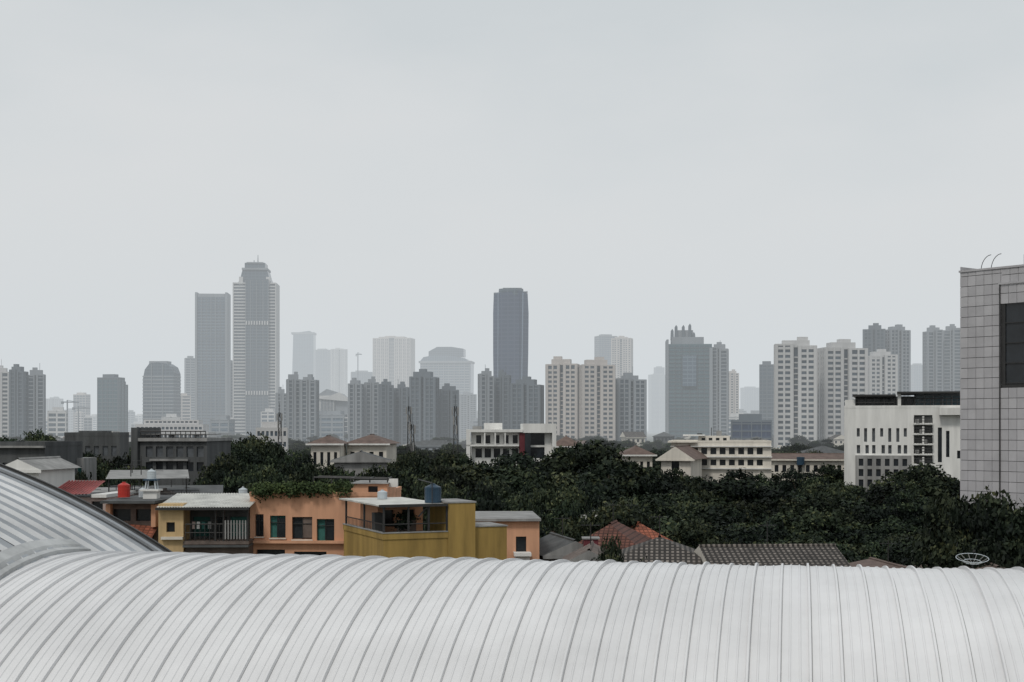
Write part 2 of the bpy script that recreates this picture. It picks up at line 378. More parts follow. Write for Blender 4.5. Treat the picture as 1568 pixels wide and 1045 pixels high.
OL=[(610,686),(650,684),(700,692),(740,694),(800,688),(850,676),(900,681),(930,678),(960,696),(1000,704),(1050,712),(1100,728),(1150,733),(1200,722),(1250,720),(1300,734),(1350,727),(1400,725),(1450,730),(1490,748),(1520,778),(1600,795)]
def ol(u): return float(np.interp(u,[a for a,b in OL],[b for a,b in OL]))
def row(u0,u1,du,D,dv,wm=11,js=6):
    u=u0
    while u<u1:
        big=random.uniform(.65,1.4)
        tree(u+random.uniform(-10,10),ol(u)+dv+(1.15-big)*18+random.uniform(-js,js),D+random.uniform(-8,8),wm=wm*big); u+=du*(.6+.5*big)
row(612,1500,48,205,0,11,6); row(690,1505,58,180,20,11.5,10); row(690,1480,64,157,44,11,12); row(700,1500,66,138,68,10,14)
row(860,1560,64,122,94,9.5,13); row(1110,1600,54,110,116,8.5,10); row(1500,1660,40,92,44,7.5)
for u,v,D,wm in [(940,838,86,3.6),(965,841,85,3.6),(955,850,84,3.5),(330,690,190,9),(350,683,200,10),(385,668,205,10),(405,672,210,10),(430,690,200,9),(455,700,180,9),(490,702,185,9),(510,712,175,8),(340,705,165,8),(375,705,165,9),(410,712,160,8),(440,715,158,8),
  (330,722,150,7),(360,728,145,7),(395,728,142,7),
  (475,722,150,8),(505,725,150,7),(540,716,170,8),(570,722,165,8),(600,716,170,9),(20,665,230,10),(50,660,240,11),(80,668,230,10),(100,680,215,9),(95,700,190,8),(85,712,170,8),(110,718,150,6),(150,700,170,8),(180,696,175,8),(200,704,170,7),(170,715,150,7),(195,722,145,6),(640,716,165,9),(680,722,150,9),(715,736,140,8),(620,732,140,7),(575,738,135,6),(540,735,135,6),(655,744,130,7),(1240,690,320,9),(1215,695,320,9),(745,752,128,8),(700,750,125,7),(770,765,120,7),(800,772,118,6.5),
  (840,785,125,7),(1488,745,92,7.5),(1512,768,90,7.5),(1545,785,88,7.5),(1578,768,88,7.5)]:
    tree(u,v,D,wm=wm)
# ---------------- skyline
def sub(m,x0,x1,y0,y1,H,mw,mg,fl,sp,pw,pd,sl=.9,thin=True):
    m.box(x0,x1,y0,y1,0,H,mg)
    nf=int(H/fl)
    for k in range(1,nf+1):
        z=k*fl; 
        if z>H: break
        m.box(x0-.25,x1+.25,y0-.25,y1+.25,z-sl,z,mw)
    m.box(x0-.3,x1+.3,y0-.3,y1+.3,H-.6,H+.6,mw)
    n=max(1,round((x1-x0)/sp))
    for j in range(n+1):
        x=x0+(x1-x0)*j/n; ww=pw if (j%2==0 or not thin) else pw*.45
        m.box(max(x0-.4,x-ww/2),min(x1+.4,x+ww/2),y0-pd,y0-.02,0,H+.5,mw)
        m.box(max(x0-.4,x-ww/2),min(x1+.4,x+ww/2),y1+.02,y1+pd,0,H+.5,mw)
    n=max(1,round((y1-y0)/sp))
    for j in range(n+1):
        y=y0+(y1-y0)*j/n; ww=pw if (j%2==0 or not thin) else pw*.45
        m.box(x0-pd,x0-.02,max(y0-.41,y-ww/2),min(y1+.41,y+ww/2),0,H+.5,mw)
        m.box(x1+.02,x1+pd,max(y0-.41,y-ww/2),min(y1+.41,y+ww/2),0,H+.5,mw)
def tower(name,u0,u1,vt,D,yaw=12,r=.7,mw=None,mg=None,style='res',fl=3.4):
    mw=mw or twhite; mg=mg or fardark; s=D/F; Wd=(u1-u0)*s; th=radians(abs(yaw)); w=Wd/(cos(th)+r*sin(th)); d=r*w; H=CH+(HZ-vt)*s
    m=M(); x=w/2;y=d/2
    if style=='res':
        c=w*.08; lt=mw in (twhite,tbeige); pw=2.7 if lt else 2.2; sl_=1.6 if lt else 1.0
        h1=H-random.uniform(0,2.5);h2=H-random.uniform(0,2.5)
        sub(m,-x+.8,-c,-y+.8,y-.8,h1,mw,mg,fl,5.0,pw,.8,sl_)
        sub(m,c,x-.8,-y+.8,y-.8,h2,mw,mg,fl,5.0,pw,.8,sl_)
        m.box(-c,c,-y+3,y-3,0,H-1.5,mg)
        for k in range(int((H-3)/fl)): m.box(-c+.3,c-.3,-y+2.6,-y+2.98,k*fl,k*fl+.9,mw)
        # roof: stepped penthouse and lift overruns
        p0=random.uniform(-.75,-.45)*x; p1=random.uniform(.4,.75)*x
        m.box(p0,p1,-y*.65,y*.65,H-2,H+2.4,mw)
        q=random.uniform(p0,p1-w*.25); m.box(q,q+w*.25,-y*.4,y*.4,H+2.4,H+4.6,mw)
    elif style=='glass':
        sub(m,-x+.5,x-.5,-y+.5,y-.5,H,mw,mg,fl*1.2,6,.5,.4,.6,False)
        m.box(-x*.6,x*.5,-y*.6,y*.6,H,H+4,mw)
    elif style=='band':
        sub(m,-x+.5,x-.5,-y+.5,y-.5,H,mw,mg,fl*1.2,Wd*.5,1.6,.3,1.8,False)
        m.box(-x*.5,x*.6,-y*.6,y*.6,H,H+4,mw)
    if random.random()<.4:
        ax_=random.uniform(-x*.5,x*.5); m.tube((ax_,0,H),(ax_,0,H+random.uniform(6,10)),.18,mw,4)
    return m.obj(name,((( u0+u1)/2-784)*s,D+d*.5,0),yaw)
RT='apartment_tower'; OT='office_tower'
T=tower
T(RT,-20,13,568,1200,10,.6,twhite); T(RT,12,40,566,1180,-14,.6,tdgrey); T(RT,38,67,571,1220,10,.6,tgrey); T(RT,66,94,610,4000,10,.7,tgrey); T(OT,94,118,628,3600,10,.7,tgrey,style='band')
T(OT,147,187,579,1500,-14,.6,tdgrey,cteal,'glass'); T(OT,180,194,590,1530,-14,.9,tdgrey,cteal,'glass')
T(OT,280,299,549,2300,20,.8,tgrey,cdark,'band')
T(OT,345,357,556,2020,5,2,tgrey,cgrey,'glass')
T(OT,480,506,536,4400,-14,.7,tgrey,cgrey,'glass'); T(RT,504,532,535,4200,12,.7,twhite)
T(OT,535,572,570,3600,10,.6,tgrey,cgrey,'glass')
T(RT,570,634,517,3400,-10,.5,tbeige)
T(RT,436,460,578,1150,14,.7,tgrey); T(RT,459,487,582,1140,-10,.7,tgrey); T(RT,420,440,600,1350,14,.7,tgrey)
T(RT,532,557,587,1180,-12,.7,tgrey); T(RT,556,580,585,1190,10,.7,tgrey); T(RT,578,603,589,1150,14,.7,tdgrey); T(RT,602,627,593,1160,-10,.7,tdgrey); T(RT,626,672,574,1100,-12,.6,tdgrey); T(RT,670,703,596,1120,12,.7,tdgrey)
T(RT,702,730,604,2300,10,.6,tgrey)
T(RT,731,757,573,1100,12,.7,tgrey); T(RT,756,783,575,1110,-12,.7,tdgrey); T(RT,781,834,586,1060,-14,.6,tdgrey)
T(RT,835,889,555,1050,-10,.55,tbeige); T(RT,887,943,556,1040,8,.55,tbeige); T(RT,940,991,580,1060,12,.6,tgrey)
T(RT,936,971,518,2600,-14,.7,tbeige); T(OT,911,946,515,2900,16,.7,tgrey,cgrey,'glass')
T(OT,994,1022,574,4600,10,.7,tgrey,cgrey,'band'); T(OT,1002,1018,563,4650,10,.8,tgrey,cgrey,'glass')
T(RT,1086,1119,531,1350,-12,.8,tgrey); T(RT,1115,1132,571,1900,8,1,tbeige)
T(OT,1136,1165,594,4600,12,.7,tgrey,cgrey,'glass'); T(OT,1163,1189,559,1500,-14,.7,tdgrey,cdark,'glass')
T(OT,1120,1188,645,800,-8,.7,tdgrey,cblue,'glass')
T(RT,1187,1255,527,880,-8,.5,twhite); T(RT,1257,1331,530,900,8,.5,twhite)
T(RT,1322,1360,502,1350,-14,.6,tdgrey); T(RT,1358,1396,504,1360,12,.6,tgrey); T(RT,1328,1376,543,1150,6,.6,twhite); T(OT,1396,1418,559,3600,10,.8,tgrey,cgrey,'glass'); T(RT,1416,1445,505,1450,12,.6,tgrey); T(RT,1444,1475,503,1460,-12,.6,tgrey)
T(RT,1480,1540,520,1700,12,.6,tgrey); T(RT,-90,-30,580,1500,12,.6,tgrey); T(OT,1590,1640,500,2300,12,.6,tgrey,cgrey,'glass')
m=PB(241,1700)
ptsx=[(m.x(218),0),(m.x(266),0),(m.x(266),m.z(572)),(m.x(262),m.z(562)),(m.x(254),m.z(557)),(m.x(240),m.z(555)),(m.x(228),m.z(557)),(m.x(221),m.z(566)),(m.x(218),m.z(580))]
m.xz(ptsx,0,26,cdark)
for k in range(32): 
    z=4.2*k; 
    if z<m.z(574): m.box(m.x(218)-.4,m.x(266)+.4,-.4,26.4,z-1.3,z,tgrey)
for u in(232,250): m.pbox(u-.5,u+.5,558,640,-1,-.45,tgrey)
m.pbox(226,254,553,562,4,20,tgrey); m.put('rounded_office_tower',-6)
m=PB(323,1950)
m.pbox(301,345,454,720,0,36,cgrey)
for u in(299,344.5): m.pbox(u,u+3.2,448,720,-1.5,37,tgrey)
m.pbox(303,344,450,455,-.5,3,tgrey); m.pbox(308,338,450,456,8,30,tgrey)
for k in range(60):
    z=k*4.4
    if z<m.z(456): m.box(m.x(302.3),m.x(344.4),-.5,-.02,z,z+.7,tdgrey)
for u in(309,316,323,330,337): m.pbox(u-.3,u+.3,455,720,-.9,-.52,tgrey)
m.put('office_tower',4)
m=PB(389,1850)
m.pbox(358,421,436,720,2,40,cgrey)
m.pbox(377,411,428,720,-3,20,cdark)
for (a,b) in((357,377),(411,422)):
    for k in range(64):
        z=k*4.1
        if z<m.z(434): m.box(m.x(a),m.x(b),.2,41,z,z+1.7,twhite)
for u in(356.5,421): m.pbox(u,u+1.6,433,720,-.5,41.5,twhite)
for u in(376.5,384,393,403,411): m.pbox(u-.3,u+.3,430,720,-3.6,-3.02,tgrey)
for k in range(64):
    z=k*4.1
    if z<m.z(430): m.box(m.x(378),m.x(410),-3.3,-3.01,z,z+.6,tdgrey)
for v in (497,604):
    for u in range(377,411,4): m.pbox(u,u+2,v-5,v+1,-4.5,-3.65,twhite)
m.xz([(m.x(363),m.z(436)),(m.x(416),m.z(436)),(m.x(411),m.z(424)),(m.x(408),m.z(412)),(m.x(371),m.z(412)),(m.x(368),m.z(424))],4,38,cdark)
m.pbox(370,409,410,413,2,40,tgrey); m.pbox(374,405,402,410,5,36,cdark); m.pbox(377,402,401,403,4,37,tgrey)
m.pbox(366,372,424,436,1,6,twhite); m.pbox(407,413,424,436,1,6,twhite)
m.tube((m.x(392),20,m.z(402)),(m.x(392),20,m.z(388)),.9,tgrey,6,.4); m.tube((m.x(386),20,m.z(402)),(m.x(386),20,m.z(396)),.6,tgrey)
m.put('skyscraper',3)
m=PB(462,4200); m.xz([(m.x(445),0),(m.x(480),0),(m.x(480),m.z(510)),(m.x(474),m.z(507)),(m.x(449),m.z(510))],0,50,cgrey); m.pbox(446,481,509,512,-1,51,tgrey); m.put('office_tower')
m=PB(508,1500); m.xz([(m.x(488),0),(m.x(532),0),(m.x(532),m.z(612)),(m.x(522),m.z(603)),(m.x(500),m.z(596)),(m.x(488),m.z(604))],0,30,tgrey); m.pbox(488,512,606,720,-3,-.1,twhite)
for k in range(9): m.pbox(492+k*2.2,493+k*2.2,612,720,-3.5,-3.05,cdark)
m.xz([(m.x(486),m.z(611)),(m.x(534),m.z(615)),(m.x(534),m.z(610)),(m.x(520),m.z(601)),(m.x(502),m.z(608))],-5,-3.1,twhite); m.put('exhibition_building')
m=PB(682,3000)
m.xz([(m.x(643),0),(m.x(720),0),(m.x(721),m.z(556)),(m.x(712),m.z(549)),(m.x(690),m.z(545)),(m.x(665),m.z(544)),(m.x(648),m.z(547)),(m.x(643),m.z(553))],0,60,cgrey)
m.xz([(m.x(655),m.z(546)),(m.x(709),m.z(546)),(m.x(709),m.z(534)),(m.x(690),m.z(531)),(m.x(668),m.z(531)),(m.x(655),m.z(538))],10,50,cdark)
m.pbox(641,722,553,556,-3,62,tgrey)
for k in range(35):
    z=k*5.5
    if z<m.z(560): m.box(m.x(643),m.x(720),-.6,-.02,z,z+1.8,tgrey)
for u in range(647,720,8): m.pbox(u,u+.8,557,720,-1,-.62,tgrey)
m.put('curved_office_block',-5)
m=PB(782,1350)
def rg(u0,u1,z,zr=0): 
    a=m.x(u0);b=m.x(u1);c=(b-a)*.16
    return [(a+c,0,z),(b-c*1.6,-4,z+zr),(b,3,z),(b,22,z),(b-c,26,z),(a+c,26,z),(a,22,z),(a,4,z)]
m.loft([rg(757,806,0),rg(755,809,m.z(540)),rg(755,809.5,m.z(480)),rg(756,808,m.z(449),2)],cblue)
m.loft([rg(763,803,m.z(449)-2),rg(764,801,m.z(442))],cdark); m.pbox(770,799,440,443,6,20,tgrey)
ln=mat('pale_fin',(.22,.28,.36),.5,.1,.1)
m.tube((m.x(797.5),-4.5,0),(m.x(800.8),-4.5,m.z(449)),.5,ln,4); m.tube((m.x(762),.2,0),(m.x(763),-.4,m.z(449)),.45,ln,4)
m.tube((m.x(756),3.6,m.z(449)),(m.x(808),2.0,m.z(447)),.8,tgrey,4)
m.put('blue_glass_skyscraper')
m=PB(1055,1350)
m.pbox(1022,1090,527,720,0,34,cteal); m.pbox(1029,1078,516,530,4,30,tgrey); m.pbox(1036,1062,505,516,8,26,tgrey)
m.pbox(1045,1066,545,592,-3,-.1,cgrey)
m.pbox(1021,1024,520,720,-1,35,tgrey); m.pbox(1086,1091,533,720,-1,35,tgrey)
for k in range(50):
    z=k*3.6
    if z<m.z(530): m.box(m.x(1024.1),m.x(1085.9),-.5,-.02,z,z+.6,tdgrey)
for u in(1034,1044,1056,1068,1078): m.pbox(u-.3,u+.3,528,720,-.9,-.52,tdgrey)
for u,v in((1030,503),(1036,497),(1047,497),(1057,495),(1063,508),(1074,518)): 
    m.xz([(m.x(u-2.5),m.z(520)),(m.x(u+2.5),m.z(520)),(m.x(u+2),m.z(v+3)),(m.x(u),m.z(v)),(m.x(u-2),m.z(v+3))],6,12,tdgrey)
m.put('stepped_office_tower',-4)
for u,v,D in((103,613,1900),(120,622,2000),(548,540,3000)):
    m=PB(u,D); k=1 if u<200 else .35; m.tube((0,0,0),(0,0,m.z(v)),1.0,tdgrey,4); m.tube((m.x(u-9*k),0,m.z(v+3)),(m.x(u+18*k),0,m.z(v+3)),.8,tdgrey,4); m.tube((0,0,m.z(v)),(m.x(u+16*k),0,m.z(v+3)),.4,tdgrey,3); m.pbox(u-9*k,u-6*k,v+2,v+6,-2,2,tdgrey); m.put('tower_crane')
for i in range(170):
    D=random.uniform(1300,4800); u=random.uniform(-60,1640)
    vt=random.uniform(628,652) if random.random()<.85 else random.uniform(604,640)
    if D<2000: vt=max(vt,630)
    wpx=random.uniform(10,34)*1800/D+4
    T('midrise_building',u,u+wpx,vt,D,random.choice((-14,10,16)),.7,random.choice(SKYW),random.choice((fardark,cgrey,cdark)),random.choice(('band','band','glass')),4)
# ---------------- low-rise city
walls=[white,cream,concrete,dconc,pink,tgrey,tbeige,dconc]; roofs=[brtile,brtile,terra,concrete,dconc,gtile,rust]
HM=[]
for i in range(16):
    m=M(); w_=random.uniform(9,16); d_=random.uniform(8,13); nf=random.choice((1,2,2,3)); h=3.3*nf; wm=random.choice(walls)
    m.block(-w_/2,w_/2,-d_/2,d_/2,0,h,wm,glassd,grid(-w_/2,w_/2,0,h,random.randint(3,5),nf,.5,.45),grid(0,d_,0,h,3,nf,.4,.45),grid(0,d_,0,h,3,nf,.4,.45),par=.7 if i%3==0 else 0,roofm=concrete)
    if i%3: m.hip(-w_/2,w_/2,-d_/2,d_/2,h+.01,random.uniform(1.8,3),random.choice(roofs),.7,i%2==0,wm)
    else:
        m.box(-1.5,2,-1,2,h+.003,h+2.3,wm); tank(m,-3,1,h+.4,.6,1.3,random.choice((bluet,ltank,redt,bluet))); antenna(m,3,1,h)
    HM.append(m.mesh('house_%d'%i))
for i in range(430):
    D=240*(1250/240)**random.random(); u=random.uniform(-80,1650)
    if 600<u<1500 and D<285: continue
    if 1280<u<1500 and D<330: D+=110
    s=random.uniform(.7,1.1)
    inst(random.choice(HM),'house',((u-784)*D/F,D,0),random.choice((0,pi/2))+random.uniform(-.35,.35),(s,s,s*random.uniform(.8,1.25)))
for i in range(640):
    D=240*(1300/240)**random.random(); u=random.uniform(-80,1650)
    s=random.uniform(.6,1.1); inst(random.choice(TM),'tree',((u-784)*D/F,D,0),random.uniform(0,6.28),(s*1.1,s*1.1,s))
for i in range(60):
    D=random.uniform(102,150); u=random.uniform(60,330) if i%5 else random.uniform(700,850); zt=CH-(random.uniform(752,800)-HZ)*D/F
    if u>690: zt-=4
    m=M(); w_=random.uniform(3.5,8); d_=random.uniform(5,9); wm=random.choice((concrete,dconc,white,pink,ochre2,dconc,rust)); zt=max(3.5,zt-random.uniform(0,2.5))
    m.block(-w_/2,w_/2,-d_/2,d_/2,0,zt,wm,glassd,grid(-w_/2,w_/2,0,zt,3,max(1,int(zt/3)),.45,.45),grid(0,d_,0,zt,3,max(1,int(zt/3)),.4,.4),roofm=dconc,par=.5)
    k=i%4
    if k==0: m.hip(-w_/2,w_/2,-d_/2,d_/2,zt+.55,1.3,random.choice((brtile,rust,dconc,terra)),.4)
    if k==1: tank(m,1,0,zt+.1,.5,1.1,random.choice((bluet,ltank,bluet)))
    if k==2: m.face([(-w_/2,-d_/2-.4,zt+1.9),(w_/2-1,-d_/2-.4,zt+1.9),(w_/2-1,d_/2,zt+2.3),(-w_/2,d_/2,zt+2.3)],random.choice((rust,dconc,concrete))); [m.tube((x_,y_,zt),(x_,y_,zt+1.95),.05,dmetal) for x_ in(-w_/2+.2,w_/2-1.2) for y_ in (-d_/2+.2,)]
    if k!=0: antenna(m,-w_/4,1,zt+.1,random.uniform(2,3.5)); m.box(-w_/2+.8,-w_/2+1.7,-.6,.2,zt+.003,zt+.8,concrete); rail(m,-w_/2+.3,w_/2-.3,-d_/2+.1,zt+.5,.5,.6,.02)
    m.obj('town_house',((u-784)*D/F,D,0),random.uniform(-14,14))
# ---------------- explicit buildings
m=PB(480,90)
hl=[m.h(390,403,788,822),m.h(413,437,790,824,tealc),m.h(447,478,792,826),m.h(485,512,795,829,tealc),m.h(392,436,842,880),m.h(450,500,845,880)]
m.block(m.x(382),m.x(590),0,9,0,m.z(760),orange,glassd,hl,grid(0,9,8,14,2,2,.3,.4),roofm=concrete,par=.25)
m.pbox(381,531,828,832,-.35,-.003,orange)
for u0,u1,v in((390,403,822),(413,437,824),(447,478,826),(485,512,829)):
    m.pbox(u0-1,u1+1,v+.3,v+2,-.12,-.004,cream); uc=(u0+u1)/2; m.pbox(uc-.4,uc+.4,v-33,v,.1,.2,dmetal); m.pbox(u0,u1,v-24,v-23,.1,.19,dmetal)
for u0,u1,v in((423,436,826),(462,477,826),(497,511,829)): m.pbox(u0,u1,v-32,v-2,.15,.22,glassd if u0!=462 else rust)
m.block(m.x(533),m.x(590),1.2,6,m.z(759),m.z(742),orange,glassd,[m.h(560,575,746,757)])
m.pbox(531,592,741,742.2,1,6.2,concrete)
m.tube((m.x(472),2,m.z(733)),(m.x(590),2,m.z(736)),.06,dmetal); m.tube((m.x(472),4,m.z(733)),(m.x(590),4,m.z(736)),.06,dmetal)
for u in(472,500,530,560,588): m.tube((m.x(u),2,m.z(760)),(m.x(u),2,m.z(734)),.05,dmetal); m.tube((m.x(u),2,m.z(734)),(m.x(u),4,m.z(734)),.04,dmetal)
m.pbox(588,604,735,748,2,2.2,white)
oh=m.put('orange_house',-2)
lob=[]
for _ in range(75):
    u=random.uniform(392,532); lob.append(((m.x(u)+(480-784)*m.s,90+random.uniform(-.35,1.6),m.z(759-random.uniform(0,8+8*abs(sin(u*.11))))),random.uniform(.25,.6)))
b=bpy.data.objects.new('rooftop_creeper',foliage_mesh('rooftop_creeper',lob,3200,.05,.13,lm=fol2)); sc.collection.objects.link(b)
D0=80.; s=D0/F; zz=lambda v,D=80.: CH+(HZ-v)*D/F
m=M(); E=3.85
m.block(0,E,0,8.4,0,zz(824),ochre,glassd,[(1.2,2.6,7,9)],[(1,2.4,7,9)],roofm=concrete)
tp=zz(817.5); zf=zz(824)
m.box(-.05,E-.01,-.05,.14,zf-.1,tp,ochre); m.box(-.05,.14,.15,8.4,zf-.1,tp,ochre)
m.box(-.08,E-.01,-.08,.17,tp,tp+.06,concrete); m.box(-.08,.17,.18,8.4,tp,tp+.06,concrete)
m.block(E,5.5,-.06,3.2,0,zz(773),ochre,glassd,[(E+.3,E+1.2,8,9.4)]); m.box(E-.05,5.55,-.1,3.25,zz(773),zz(773)+.09,concrete)
m.block(5.5,7.6,.3,3.2,0,zz(812),ochre,glassd,[(5.9,6.8,8,9.3)]); m.box(5.51,7.65,.25,3.25,zz(812),zz(812)+.07,concrete)
m.block(1.0,E-.05,4.4,8.2,zf+.003,zz(783),orange,glassd,[(1.3,2.0,zf+.3,zf+1.3),(2.5,3.3,zf+.1,zf+1.3)])
cz=zz(776)
m.box(-.25,E-.06,-.1,8.6,cz,cz+.08,sheet); m.box(-.3,E-.06,-.18,-.103,cz-.05,cz+.11,dmetal)
for px,py in((.05,.05),(1.5,.05),(2.7,.05),(3.8,.05),(.05,4),(.05,8)): m.tube((px,py,tp),(px,py,cz),.07,dmetal)
m.tube((.05,.05,tp+.5),(E,.05,tp+.5),.035,dmetal); m.tube((.05,.05,tp+.5),(.05,8,tp+.5),.035,dmetal)
for k in range(26): m.tube((.05,.3+k*.3,tp),(.05,.3+k*.3,tp+.5),.018,dmetal)
m.tube((2.7,.05,cz),(2.1,.05,tp+.9),.05,dmetal)
m.box(1.6,2.6,2.0,2.6,zf,zf+.8,rust); m.box(.5,1.0,3.4,4.0,zf,zf+1.2,dconc)
tank(m,3.35,1.2,cz+.1,.48,1.05,bluet); tank(m,1.9,6.5,cz+.1,.3,.5,ltank)
m.tube((3.1,.6,cz+1.25),(2.9,2.5,cz+1.4),.035,dmetal); m.tube((3.1,.6,cz),(3.1,.6,cz+1.25),.03,dmetal)
X0=(587-784)*s; oo=m.obj('ochre_house',(X0,D0,0),22)
lob=[((X0+random.uniform(.3,1.6),D0+random.uniform(1,2),zf+random.uniform(.4,1.2)),random.uniform(.2,.4)) for _ in range(14)]
b=bpy.data.objects.new('potted_plants',foliage_mesh('potted_plants',lob,3000,.05,.12)); sc.collection.objects.link(b)
m=PB(778,96); m.block(m.x(716),m.x(826),0,8,0,m.z(798),orange,glassd,[m.h(735,748,818,836),m.h(790,806,822,850),m.h(756,772,820,838)],grid(0,8,5,11,2,2,.3,.4),roofm=concrete)
m.pbox(714,828,794,798,-.4,8.3,concrete); m.pbox(786,812,845,850,-1.2,-.003,white); m.pbox(788,810,851,880,-1.0,-.01,white); m.put('salmon_house',3)
m=PB(312,88)
m.block(m.x(243),m.x(281),0,8,0,m.z(772),ochre2,glassd,[m.h(255,268,800,815)],[(1,3,12,13.2)])
m.pbox(248,281,822,826,-.3,-.003,cream)
m.block(m.x(281),m.x(380),2.2,8,0,m.z(778),dconc,glassd,[m.h(285,312,795,826,tealc),m.h(318,338,795,828),m.h(343,376,795,826,tealc),m.h(290,330,845,880)])
m.pbox(281,381,829,834,-.1,2.18,rust); m.pbox(281,381,835,838,-.3,2.17,dconc)
rail(m,m.x(284),m.x(380),0,m.z(829),1.05,.28,.025)
for u in(330,342,379): m.tube((m.x(u),0,m.z(829)),(m.x(u),0,m.z(776)),.07,dmetal)
for k in range(8): m.pbox(344+k*4.4,346+k*4.4,797,826,-.06,-.03,concrete)
for u,cm in((292,pink),(299,white),(307,tealc),(316,concrete)): m.pbox(u,u+5,800,811,.5,.53,cm)
m.tube((m.x(288),.51,m.z(799)),(m.x(328),.51,m.z(799)),.02,dmetal)
k0=m.x(241);k1=m.x(383);n=34
for i in range(n):
    a=k0+(k1-k0)*i/n;b_=k0+(k1-k0)*(i+1)/n;c=(a+b_)/2
    m.face([(a,-.5,m.z(777)),(c,-.5,m.z(777)+.05),(c,6,m.z(763)+.05),(a,6,m.z(763))],sheet); m.face([(c,-.5,m.z(777)+.05),(b_,-.5,m.z(777)),(b_,6,m.z(763)),(c,6,m.z(763)+.05)],sheet)
m.box(k0,k1,-.52,-.502,m.z(777)-.15,m.z(777),dmetal)
m.pbox(282,380,838,900,.3,2.15,rust); m.put('balcony_house',2)
m=PB(200,92)
m.block(m.x(165),m.x(243),0,7,0,m.z(770),rust,glassd,[m.h(172,200,780,798),m.h(208,236,780,798),m.h(172,236,812,840)],grid(0,7,10,13,2,1,.4,.5),roofm=dconc)
m.pbox(162,246,766,770,-1.2,7.2,dconc); m.face([(m.x(160),-2.2,m.z(822)),(m.x(243),-2.2,m.z(830)),(m.x(243),-.02,m.z(806)),(m.x(160),-.02,m.z(800))],terrab)
m.pbox(236,243,772,806,-.6,-.01,orange); m.pbox(165,172,772,800,-.5,-.01,orange)
tank(m,m.x(174),2,m.z(764),.4,.95,redt); tank(m,m.x(196),3,m.z(765),.25,.6,ltank); antenna(m,m.x(215),3,m.z(766),2); m.put('brown_house',-3)
m=PB(132,98); m.block(m.x(78),m.x(165),0,8,0,m.z(762),pink,glassd,[m.h(86,100,768,782),m.h(112,130,770,786),m.h(140,158,768,790)],roofm=dconc); 
m.face([(m.x(76),-.6,m.z(758)),(m.x(142),-.6,m.z(756)),(m.x(138),3,m.z(739)),(m.x(80),3,m.z(740))],redroof)
for k in range(12): m.tube((m.x(78+k*5.3),-.6,m.z(757.5)+.03),(m.x(80+k*4.9),3,m.z(739.5)+.03),.05,redroof,4)
m.pbox(142,166,757,762,-.3,7,white); m.put('pink_house',-4)
for u,v0,v1,D in((232,718,760,94),(372,745,768,98)):
    m=PB(u,D); m.box(-.45,.45,-.45,.45,0,m.z(v1-8),white); m.box(-.6,.6,-.6,.6,m.z(v1-8),m.z(v1-8)+.12,white)
    for sx in(-.35,.35):
        for sy in(-.35,.35): m.tube((sx,sy,m.z(v1-8)),(sx*.8,sy*.8,m.z(v0+18)),.05,ltank)
    m.box(-.45,.45,-.45,.45,m.z(v0+18),m.z(v0+18)+.1,bluet); tank(m,0,0,m.z(v0+18)+.1,.3,.6,ltank); m.tube((0,0,m.z(v0+12)),(0,0,m.z(v0)),.03,white); m.put('water_tower')
m=PB(265,170); hs=[m.h(222+i*16,233+i*16,684,700,glassg) for i in range(6)]+[m.h(222+i*16,233+i*16,708,722) for i in range(6)]
m.block(m.x(212),m.x(318),0,10,0,m.z(676),dconc,glassd,hs,grid(0,10,4,16,3,3,.5,.4),roofm=concrete)
m.pbox(210,320,671,676,-.4,10.4,concrete); m.pbox(216,306,665,666.5,1,9,concrete); rail(m,m.x(214),m.x(316),0,m.z(671),.8,.6,.05); m.pbox(201,211,655,725,-.5,8,dconc); m.pbox(230,290,703,706,-.5,-.003,concrete)
for u in(225,250,290): m.pbox(u,u+5,666.6,671,2,3,ltank)
m.put('grey_green_building',-5)
m=PB(140,235); m.block(m.x(100),m.x(182),0,12,0,m.z(668),dconc,glassg,grid(m.x(102),m.x(180),4,m.z(672),6,3,.6,.4),roofm=concrete,par=.6); m.pbox(118,160,660,668,2,8,dconc); m.put('dark_building',8)
m=PB(30,152); m.block(m.x(-30),m.x(70),0,10,0,m.z(684),dconc,glassd,grid(m.x(-28),m.x(68),5,m.z(690),7,2,.55,.5,glassg),grid(0,10,5,14,3,2,.5,.5),roofm=dconc,par=.5); m.pbox(-32,72,683,686,-.6,-.04,concrete); m.put('grey_building',-6)
m=PB(45,105); m.block(m.x(0),m.x(60),0,6,0,m.z(720),white,glassd,grid(m.x(2),m.x(58),8,m.z(722),4,1,.4,.5)); m.hip(m.x(0),m.x(60),0,6,m.z(720),.8,concrete,.4,True,white); m.put('white_house',-8)
m=PB(115,160); m.block(m.x(104),m.x(128),0,5,0,m.z(702),concrete,tealc,grid(m.x(105),m.x(127),6,m.z(703),2,2,.6,.6)); m.put('teal_window_house')
m=PB(255,700); m.block(m.x(195),m.x(318),0,30,0,m.z(662),twhite,fardark,grid(m.x(196),m.x(317),2,m.z(663),20,4,.7,.35)); m.block(m.x(205),m.x(308),5,25,m.z(662)+.01,m.z(650),twhite,fardark,grid(m.x(206),m.x(307),m.z(661),m.z(651),16,1,.7,.4)); m.block(m.x(216),m.x(300),8,22,m.z(650)+.01,m.z(643),twhite,fardark,grid(m.x(218),m.x(298),m.z(649),m.z(644),12,1,.7,.5)); m.put('tiered_white_building',4)
m=PB(414,420); m.block(m.x(392),m.x(440),0,14,0,m.z(655),twhite,fardark,grid(m.x(393),m.x(439),2,m.z(656),7,5,.6,.45)); m.pbox(400,428,646,655,3,10,twhite); m.put('white_office',8)
